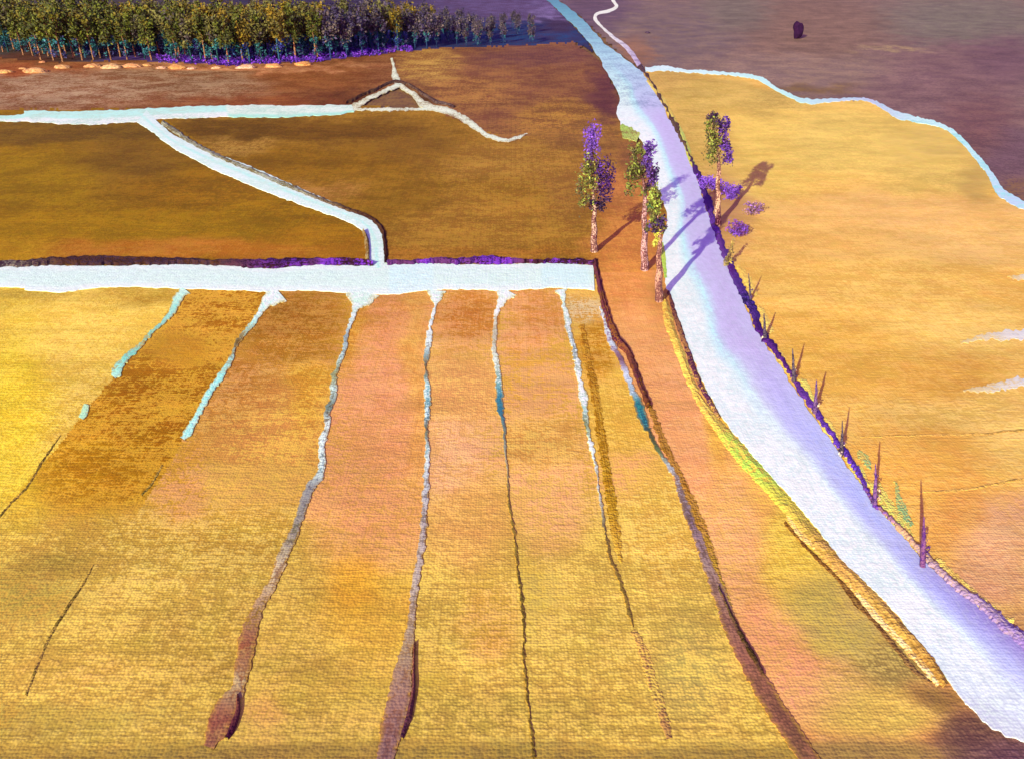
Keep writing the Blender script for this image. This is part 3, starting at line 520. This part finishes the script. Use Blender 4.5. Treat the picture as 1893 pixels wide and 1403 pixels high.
struct(line('verge', [(1455, 952, 6), (1478, 985, 12), (1520, 1020, 13), (1552, 1052, 12), (1590, 1098, 14), (1622, 1140, 15), (1660, 1178, 13), (1700, 1222, 16), (1738, 1264, 18)],
   along([(0, (246, 206, 130), (230, 180, 100)), (1, (250, 220, 166), (226, 176, 100))]), z=.04, height=.04, ragged=2.6, na=5, mat=M_verge), 'cream coloured ridge beside the yellow verge')
struct(line('furrow', [(1450, 965, 5), (1500, 1022, 6), (1545, 1065, 6), (1585, 1115, 11), (1605, 1135, 8), (1650, 1190, 7), (1690, 1238, 9), (1722, 1262, 5)], along([(0, (130, 80, 30), (170, 120, 50)), (1, (120, 84, 56), (150, 110, 70))]), z=.03, ragged=1.8, na=3, mat=M_verge))
for p in ([(1360, 492, 12), (1378, 520, 20), (1394, 548, 12)], [(1399, 566, 8), (1408, 590, 22), (1422, 618, 14)], [(1425, 640, 14), (1440, 668, 24), (1458, 694, 16)], [(1476, 700, 12), (1490, 725, 20), (1502, 748, 10)],
          [(1512, 772, 14), (1530, 795, 24), (1548, 826, 10)], [(1562, 842, 16), (1582, 874, 26), (1604, 900, 18)], [(1610, 890, 20), (1640, 942, 34), (1662, 975, 36), (1690, 1022, 20)], [(1728, 1032, 12), (1750, 1062, 26), (1790, 1100, 30), (1840, 1140, 26), (1870, 1150, 8)]):
    p = [(a_+4, b_, w_*.8) for a_, b_, w_ in p]
    yy = random.choice([(252, 216, 112), (250, 206, 100), (236, 214, 110)])
    struct(line('verge', p, along([(0, yy, (232, 180, 90)), (.6, lerp(yy, (206, 214, 110), .5 if p[0][1] > 800 and p[0][1] < 1000 else 0), (236, 190, 100)), (1, yy, (232, 180, 90))]), z=.03, height=.05, ragged=3.5, na=5, mat=M_verge))
for p in ([(1655, 890, 6), (1662, 925, 12), (1675, 955, 16), (1686, 972, 5)], [(1585, 835, 8), (1600, 850, 16), (1610, 868, 6)]):
    struct(line('grass_patch', p, along([(0, (176, 180, 110), (220, 180, 96)), (1, (140, 180, 130), (214, 180, 100))]), z=.035, ragged=3, na=4, mat=M_verge))
struct(line('grass_patch', [(1148, 232, 6), (1160, 246, 22), (1180, 256, 14)], along([(0, (170, 200, 96), (130, 110, 60)), (1, (190, 200, 110), (160, 120, 80))]), z=.09, ragged=3, na=4, mat=M_verge))
struct(line('grass_patch', [(1224, 450, 5), (1228, 490, 8), (1231, 515, 5)], along([(0, (230, 220, 90), (190, 200, 90)), (1, (150, 200, 90), (190, 200, 90))]), z=.09, ragged=1.5, na=3, mat=M_verge))
# pale standing water in the right-hand field
for p in ([(1862, 512, 4), (1885, 512, 9), (1940, 515, 12)], [(1775, 634, 4), (1820, 624, 12), (1870, 620, 18), (1950, 616, 16)], [(1780, 722, 4), (1830, 718, 14), (1880, 708, 18), (1950, 704, 16)]):
    struct(line('puddle', p, along([(0, (224, 190, 130), (234, 184, 100)), (.5, (222, 208, 206), (224, 190, 140)), (1, (214, 212, 236), (214, 200, 200))]), z=.03, ragged=4.5, na=4))
# ------------------------------------------------------------------ plants
def leaves(cx, cy, cz, rx, ry, rz, n, size, cols, seedless=None):
    """leaf-sized quads spread through an uneven ellipsoid; returns verts, faces, colours"""
    V_, C_ = [], []
    clumps = [(random.gauss(0, .45), random.gauss(0, .45), random.uniform(-.85, .85), random.uniform(.28, .5), random.random()) for _ in range(max(5, n//28))]
    for i in range(n):
        k = random.choice(clumps)
        x = k[0]+random.gauss(0, k[3]*.55); y = k[1]+random.gauss(0, k[3]*.55); z = k[2]+random.gauss(0, k[3]*.5)
        if x*x+y*y > 1.35: continue
        p = Vector((cx+x*rx, cy+y*ry, cz+z*rz)); s = size*random.uniform(.55, 1.35)
        a = Vector((random.gauss(0, 1), random.gauss(0, 1), random.gauss(0, .7))).normalized()
        b_ = a.cross(Vector((random.gauss(0, 1), random.gauss(0, 1), random.gauss(0, 1)))).normalized()
        c = np.array(cols[min(len(cols)-1, int((k[4]*.7+random.random()*.3)*len(cols)))], float)*random.uniform(.8, 1.15)
        for q in ((-1, 0), (0, -.5), (1, 0), (0, .6)): V_.append(p+a*q[0]*s+b_*q[1]*s); C_.append(c)
    return V_, C_
def leaf_obj(name, groups, parent):
    V_, C_ = [], []
    for g in groups:
        a, c = leaves(*g); V_ += a; C_ += c
    n = len(V_)//4
    return mesh_obj(name, np.array([tuple(v) for v in V_]), np.arange(n*4).reshape(n, 4), alb(np.clip(np.array(C_), 0, 255)), None, M_leaf, parent)
def tube(pts, rad, sides=8, lump=.12):
    V_ = []; Fc = []
    for i, (p, r) in enumerate(zip(pts, rad)):
        for k in range(sides):
            a = 2*math.pi*k/sides; rr_ = r*(1+random.uniform(-lump, lump))
            V_.append((p[0]+math.cos(a)*rr_, p[1]+math.sin(a)*rr_, p[2]))
    for i in range(len(pts)-1):
        for k in range(sides):
            k2 = (k+1) % sides; Fc.append((i*sides+k, i*sides+k2, (i+1)*sides+k2, (i+1)*sides+k))
    return V_, Fc
def trunk_obj(name, tubes, c1, c2, parent):
    V_, Fc = [], []
    for pts, rad, sd_ in tubes:
        a, f = tube(pts, rad, sd_); o_ = len(V_); V_ += a; Fc += [tuple(i+o_ for i in q) for q in f]
    n = len(V_)
    return mesh_obj(name, V_, Fc, np.tile(alb(c1), (n, 1)), np.tile(alb(c2), (n, 1)), M_bark, parent, smooth=True)
OLV, LIM, VIO, DVI, TEA = (104, 98, 52), (156, 160, 74), (124, 72, 206), (62, 30, 96), (44, 78, 110)
def roadside_tree(bu, bv, top_v, crown_v, lean, blobs, label, tc=(206, 164, 158)):
    """bu,bv base; heights measured upward at the base's distance"""
    b0 = G(bu, bv); dist = b0.y*CP + HC*SP
    mpp = dist/F
    def at(u_, v_):
        d = ray(u_, v_); k_ = b0.y/d[1]; return d[0]*k_-b0.x, HC+d[2]*k_
    xt, _ = at(bu+lean, crown_v)
    def zat(v_):                                   # height of a point above the base seen at row v_
        d = ray(bu, v_); return HC + d[2]*(b0.y/d[1])
    t = thing('roadside_tree', b0, label, 'tree', 'tall trees at the bend of the road')
    zt = zat(crown_v)+1.2; n = 9
    pts = [(xt*i/n + .1*math.sin(i*1.9), .08*math.cos(i*1.3), -.2+zt*i/n) for i in range(n+1)]
    tb = [(pts, [.56*(1-.55*i/n) for i in range(n+1)], 9)]
    ztop = zat(top_v)
    p0 = pts[-1]
    xe = at(blobs[0][0], top_v)[0]
    tb.append(([p0, ((p0[0]+xe)/2, 0, (p0[2]+ztop)/2), (xe, 0, ztop*.93)], [.2, .12, .03], 6))
    for k in range(6):
        a = random.uniform(0, 6.28); z0 = p0[2]-1.5+random.uniform(0, 1)*(ztop-p0[2])*.7; r = random.uniform(.9, 1.9)
        tb.append(([(p0[0], 0, z0), (p0[0]+math.cos(a)*r*.5, math.sin(a)*r*.5, z0+.5), (p0[0]+math.cos(a)*r, math.sin(a)*r, z0+1.1)], [.1, .06, .02], 5))
    trunk_obj('trunk', tb, tc, (104, 60, 66), t)
    gs = []
    for (u_, v_, ru, rv, n_, cols, dpt) in blobs:
        xx, zz = at(u_, v_)
        gs.append((xx, dpt, zz, ru*mpp, ru*mpp*.9, rv*mpp/CP, int(n_*2.8), .21, [tuple(q_*.9 for q_ in c_) for c_ in cols]))
    leaf_obj('crown', gs, t)
    return t
GR = [OLV, LIM, (96, 84, 60), (140, 130, 70)]
PU = [VIO, (96, 50, 170), DVI, VIO]  # violet leaves put the crowns' shadow dabs into foliage colour
roadside_tree(1098, 466, 238, 385, .0, [(1095, 262, 15, 24, 240, [VIO, (132, 84, 214), (110, 66, 180)], 0), (1088, 300, 12, 18, 110, [(120, 80, 150), OLV], 0), (1084, 340, 20, 34, 330, GR, -.4), (1116, 338, 19, 36, 380, [VIO, DVI, DVI, (86, 40, 140)], .5), (1106, 378, 20, 10, 140, [DVI, (50, 30, 70)], .2)],
   'leftmost tall tree, at the end of the main channel, olive crown with violet top')
roadside_tree(1191, 500, 272, 356, .0, [(1178, 300, 17, 26, 230, GR, -.3), (1172, 330, 16, 22, 190, GR, -.3), (1200, 298, 13, 28, 240, [VIO, (120, 80, 190)], .4), (1206, 335, 10, 20, 150, [VIO, (110, 70, 160), DVI], .4), (1192, 350, 16, 8, 60, GR, 0)],
   'second tall tree from the left, pink trunk, crown overlapping the road edge', (202, 156, 170))
roadside_tree(1218, 557, 348, 440, .0, [(1212, 368, 12, 20, 150, [LIM, (176, 186, 90), OLV], 0), (1208, 395, 13, 15, 130, GR+[(80, 110, 70)], 0), (1214, 416, 18, 14, 200, [DVI, (80, 50, 110), OLV, (90, 60, 150)], .3), (1218, 440, 10, 14, 80, [(226, 214, 90), (210, 190, 90)], 0)],
   'third and lowest of the trees left of the road, yellow-green crown with dark skirt', (190, 140, 130))
roadside_tree(1327, 418, 212, 302, -.0, [(1318, 240, 15, 26, 230, GR+[(90, 60, 90)], -.3), (1316, 275, 15, 22, 190, GR, -.3), (1338, 250, 12, 24, 220, PU, .4), (1344, 282, 12, 18, 200, [DVI, VIO, (80, 40, 110)], .4), (1322, 222, 14, 10, 90, [DVI, (90, 60, 80)], 0)],
   'only tall tree on the right side of the road, dark olive and violet crown', (222, 170, 150))
def sapling(bu, bv, tv, label, tu=0, dark=(40, 30, 60), pale=(220, 190, 176), thick=.12):
    b0 = G(bu, bv); d = ray(bu, tv); h = HC + d[2]*(b0.y/d[1])
    t = thing('sapling', b0, label, 'sapling', 'young trees planted along the right side of the road')
    dd_ = ray(bu+random.uniform(-4, 4), tv); n = 6; lx = (dd_[0]*b0.y/dd_[1]-b0.x)/h
    pts = [(lx*h*i/n+.02*math.sin(i*2), .02*math.cos(i), -.1+(h+.1)*i/n) for i in range(n+1)]
    tw = [(pts, [thick*1.35*(1-.8*(i/n)**1.5) for i in range(n+1)], 7)]
    for k in range(7):
        z0 = h*random.uniform(.4, .75); a = random.uniform(0, 6.28); r = random.uniform(.18, .38)*h*.22
        x0 = lx*z0
        tw.append(([(x0, 0, z0), (x0+math.cos(a)*r*.5, math.sin(a)*r*.5, z0+r*.7), (x0+math.cos(a)*r*.8, math.sin(a)*r*.8, z0+r*1.6)], [.035, .025, .01], 4))
    trunk_obj('trunk', tw, dark, lerp(dark, pale, .3), t)
    # tuft of grass and rags of old leaves round the foot
    leaf_obj('leaves', [(lx*h*.2, 0, h*.2, .3, .3, h*.22, 60, .13, [dark, (80, 50, 110), pale])], t)
    return t
sapling(1388, 556, 506, 'thin dark sapling farthest up the road of the roadside row')
sapling(1415, 628, 580, 'short black sapling with swollen top, second of the row from the far end', thick=.17)
sapling(1468, 706, 645, 'blue-black sapling with a pale left side, third of the row from the far end', thick=.15)
sapling(1507, 764, 703, 'violet-black sapling, fourth of the row from the far end', dark=(66, 30, 110), thick=.17)
sapling(1556, 842, 778, 'slim dark sapling with pale tip, third of the row from the near end', thick=.13)
sapling(1618, 936, 858, 'taller brown and pink sapling, second of the row from the near end', dark=(78, 40, 130), pale=(220, 170, 150), thick=.14)
sapling(1706, 1048, 955, 'tallest tapering red-violet sapling at near end of the row', dark=(84, 38, 120), pale=(206, 150, 130), thick=.17)
def bush(name, u_, v_, r, h, n_, cols, label, size=.2, cat='bush', group=None):
    b0 = G(u_, v_); t = thing(name, b0, label, cat, group)
    leaf_obj('foliage', [(0, 0, h*.5, r, r, h*.5, n_, size, cols)], t)
    st = [([(0, 0, -.1), (math.cos(a)*r*.3, math.sin(a)*r*.3, h*.45), (math.cos(a)*r*.6, math.sin(a)*r*.6, h*.8)], [.06, .04, .015], 5) for a in (0, 1.3, 2.6, 3.9, 5.1)]
    trunk_obj('stems', st, (90, 60, 60), (130, 90, 80), t)
    return t
bush('bush', 1346, 492, .55, 3.6, 200, [(170, 140, 80), (140, 116, 80), (190, 160, 90)], 'narrow olive bush beside the road above the first sapling')
bush('shadow_bush', 1312, 350, 2.4, 2.2, 900, [VIO, (132, 84, 214)], 'violet shadow stand-in bush left of the lone tree on the right of the road')  # violet clumps added to stand in for the lone tree's fanned shadow
bush('shadow_bush', 1348, 366, 1.9, 2.4, 800, [VIO, (120, 70, 200)], 'violet shadow stand-in bush directly right of the lone tree trunk')
bush('shadow_bush', 1362, 436, 1.6, 2.3, 700, [VIO, (150, 80, 160)], 'round violet shadow stand-in bush below and right of the lone tree')
bush('shadow_bush', 1390, 396, 1.6, 1.8, 500, [(150, 100, 190), (170, 120, 140)], 'thin faded violet shadow stand-in bush right of the round one')
# ------------------------------------------------------------------ the wood
def forest_proto(kind):
    cols = {0: [(84, 90, 28), (96, 96, 32), (72, 72, 40), (104, 90, 28)], 1: [(126, 98, 26), (108, 88, 32), (86, 76, 42)], 2: [(90, 82, 52), (102, 94, 48), (76, 64, 66)], 3: [(78, 62, 96), (96, 80, 84), (60, 50, 84)]}[kind]
    tcol = {0: (190, 130, 100), 1: (60, 104, 150), 2: (40, 88, 100), 3: (46, 70, 130)}[kind]
    t = thing('forest_tree', (0, 0, 0), '', 'tree', 'trees of the wood')
    H = 15.0
    tb = [([(0, 0, -.2), (.1, .05, 4), (-.05, 0, 8), (.1, 0, 13)], [.34, .28, .2, .06], 7)]
    for k in range(5):
        a = k*1.3; tb.append(([(0, 0, 6+k), (math.cos(a), math.sin(a), 7.3+k), (math.cos(a)*1.9, math.sin(a)*1.9, 8.4+k)], [.11, .07, .02], 5))
    trunk_obj('trunk', tb, tcol, tuple(c*.6 for c in tcol), t)
    leaf_obj('crown', [(0, 0, 10.8, 3.1, 3.0, 4.6, 640, .55, cols), (0, 0, 4.4, 2.2, 2.2, 3.0, 190, .42, [(44, 96, 116), (52, 110, 124), (66, 62, 116)] if kind != 1 else [(56, 46, 130), (40, 70, 140), (90, 110, 60)])], t)
    return t
KL = ['olive-green tree with brown trunk', 'ochre tree with blue trunk', 'dull dark tree with teal trunk', 'small dusky violet tree']
protos = []
for k in range(4):
    for j in range(2): protos.append((k, forest_proto(k), [False]))
def copy_tree(o, used):
    if not used[0]: used[0] = True; return o
    c = o.copy(); S.collection.objects.link(c)
    for ch in o.children:
        d = ch.copy(); S.collection.objects.link(d); d.parent = c
    return c
edge = np.array(FOREST[1:])
cnt = 0
for row in range(12):
    off_y = row*7.5 + max(0, row-4)*3
    x0, x1 = -175 - row*14, 12
    x = x0 + random.uniform(0, 3)
    while x < 30 + row*3:
        # distance of the wood's edge at this x
        best = None
        for u_ in range(-420, 1080, 15):
            v_ = np.interp(u_, [p[0] for p in FOREST], [p[1] for p in FOREST]); g = G(u_, v_-1)
            if best is None or abs(g.x - x) < best[0]: best = (abs(g.x-x), u_, v_, g.y)
        _, ue, ve, ye = best
        px = x + random.uniform(-1.2, 1.2); py = ye + 1.5 + off_y + random.uniform(-1.6, 1.6)
        # where it is seen
        zc = py*CP+HC*SP; uu = W0/2 + F*px/zc
        step = random.uniform(4.4, 6.2)*(1 if row < 5 else 1.35)
        sparse = uu > 800
        if -90 < uu < 985 and not (sparse and random.random() < .35) and cnt < 296:
            if sparse: k = 3
            elif uu > 600: k = random.choice([1, 2, 3, 3])
            elif uu > 350: k = random.choice([0, 1, 1, 2])
            else: k = random.choice([0, 0, 0, 1, 2])
            pk = random.choice([p for p in protos if p[0] == k])
            o = copy_tree(pk[1], pk[2]); o.location = (px, py, 0); s = random.uniform(.85, 1.15)*(1 if uu < 700 else max(.5, 1-(uu-700)/400))
            o.scale = (s*random.uniform(.9, 1.1), s, s); o.rotation_euler = (0, 0, random.uniform(0, 6.28))
            where = 'at the wood front' if row == 0 else ('just behind the wood front' if row == 1 else 'deep in the wood')
            third = 'at far left' if uu < 300 else ('left of the middle' if uu < 620 else ('near the forked channel' if uu < 850 else 'towards the road'))
            tag(o, '%s %s, %s' % (KL[k], where, third), 'tree', 'trees of the wood'); cnt += 1
        x += step
for k, o, used in protos:
    if not used[0]:
        for ch in list(o.children): bpy.data.objects.remove(ch)
        bpy.data.objects.remove(o)
print('forest trees', cnt)
# violet undergrowth in front of the wood
V_, C_ = [], []
for i in range(330):
    u_ = random.choice([random.uniform(290, 640), random.uniform(290, 720), random.uniform(400, 600), random.uniform(650, 760)]); v_ = np.interp(u_, [p[0] for p in FOREST], [p[1] for p in FOREST])-random.uniform(-3, 9)
    g = G(u_, v_)
    a, c = leaves(g.x, g.y, .7, .9, .9, .8, 22, .34, [(112, 50, 200), (130, 64, 214), (96, 44, 176), (52, 50, 130)]); V_ += a; C_ += c
n = len(V_)//4
ug = mesh_obj('undergrowth', np.array([tuple(v) for v in V_]), np.arange(n*4).reshape(n, 4), alb(np.clip(np.array(C_), 0, 255)), None, M_leaf)
ug['kind'] = 'stuff'; ug['label'] = 'violet heather undergrowth along the foot of the wood'; ug['category'] = 'undergrowth'
# pale rocks along the foot of the wood
def rock(name, u_, v_, sx, sy, sz, c1, c2, label, group=None, cat='rock'):
    g = G(u_, v_); bm = bmesh.new(); bmesh.ops.create_icosphere(bm, subdivisions=3, radius=1)
    sd_ = random.random()*100
    for q in bm.verts:
        k = 1+.35*(float(fbm(np.array([q.co.x*1.6+sd_]), np.array([q.co.y*1.6+q.co.z*2.1]), 9)[0])-.5)*2
        q.co = Vector((q.co.x*sx*k - (.28*max(0, q.co.z)*sz if cat == 'boulder' else 0), q.co.y*sy*k, (q.co.z*sz*k + sz*.85) if cat == 'boulder' and sz > 2 else max(-.25, q.co.z)*sz*k))
    vs_ = [tuple(q.co) for q in bm.verts]; bm.verts.ensure_lookup_table(); fs = [tuple(v.index for v in f.verts) for f in bm.faces]; bm.free()
    o = mesh_obj(name, vs_, fs, np.tile(alb(c1), (len(vs_), 1)), np.tile(alb(c2), (len(vs_), 1)), M_verge)
    o.location = g; return tag(o, label, cat, group)
ords = ['first', 'second', 'third', 'fourth', 'fifth', 'sixth', 'seventh', 'eighth', 'ninth', 'tenth', 'eleventh', 'twelfth', 'thirteenth', 'fourteenth', 'fifteenth', 'sixteenth']
RK = [(10, 135, 12, (232, 180, 122)), (42, 128, 6, (220, 160, 120)), (66, 134, 18, (230, 176, 132)), (78, 116, 6, (230, 150, 120)), (116, 126, 12, (226, 176, 132)), (172, 124, 14, (220, 160, 120)), (206, 126, 15, (240, 196, 160)), (244, 124, 15, (224, 160, 126)), (272, 122, 8, (222, 160, 110)), (298, 127, 8, (232, 184, 176)), (328, 127, 16, (218, 156, 100)), (354, 128, 8, (232, 184, 180)), (400, 127, 9, (226, 180, 160)), (455, 126, 16, (234, 192, 186)), (505, 124, 14, (226, 160, 110)), (560, 121, 15, (230, 160, 100))]
for i, (u_, v_, r, c) in enumerate(RK):
    m_ = r*.185; c = lerp(c, (190, 130, 90), .3)
    rock('rock', u_, v_, m_*1.15, m_*.8, m_*.42, c, lerp(c, (150, 90, 60), .5), 'pale orange-pink rock at foot of the wood, %s from the left' % ords[i], 'rocks along the foot of the wood')
rock('boulder', 1474, 72, 2.3, 1.9, 3.7, (52, 22, 60), (40, 16, 50), 'single dark violet block lying alone on the purple-brown moor', None, 'boulder')
rock('boulder', 1197, 62, 1.2, 2.2, .8, (72, 52, 80), (84, 62, 84), 'faint low dark mound on the moor just right of the road', None, 'boulder')
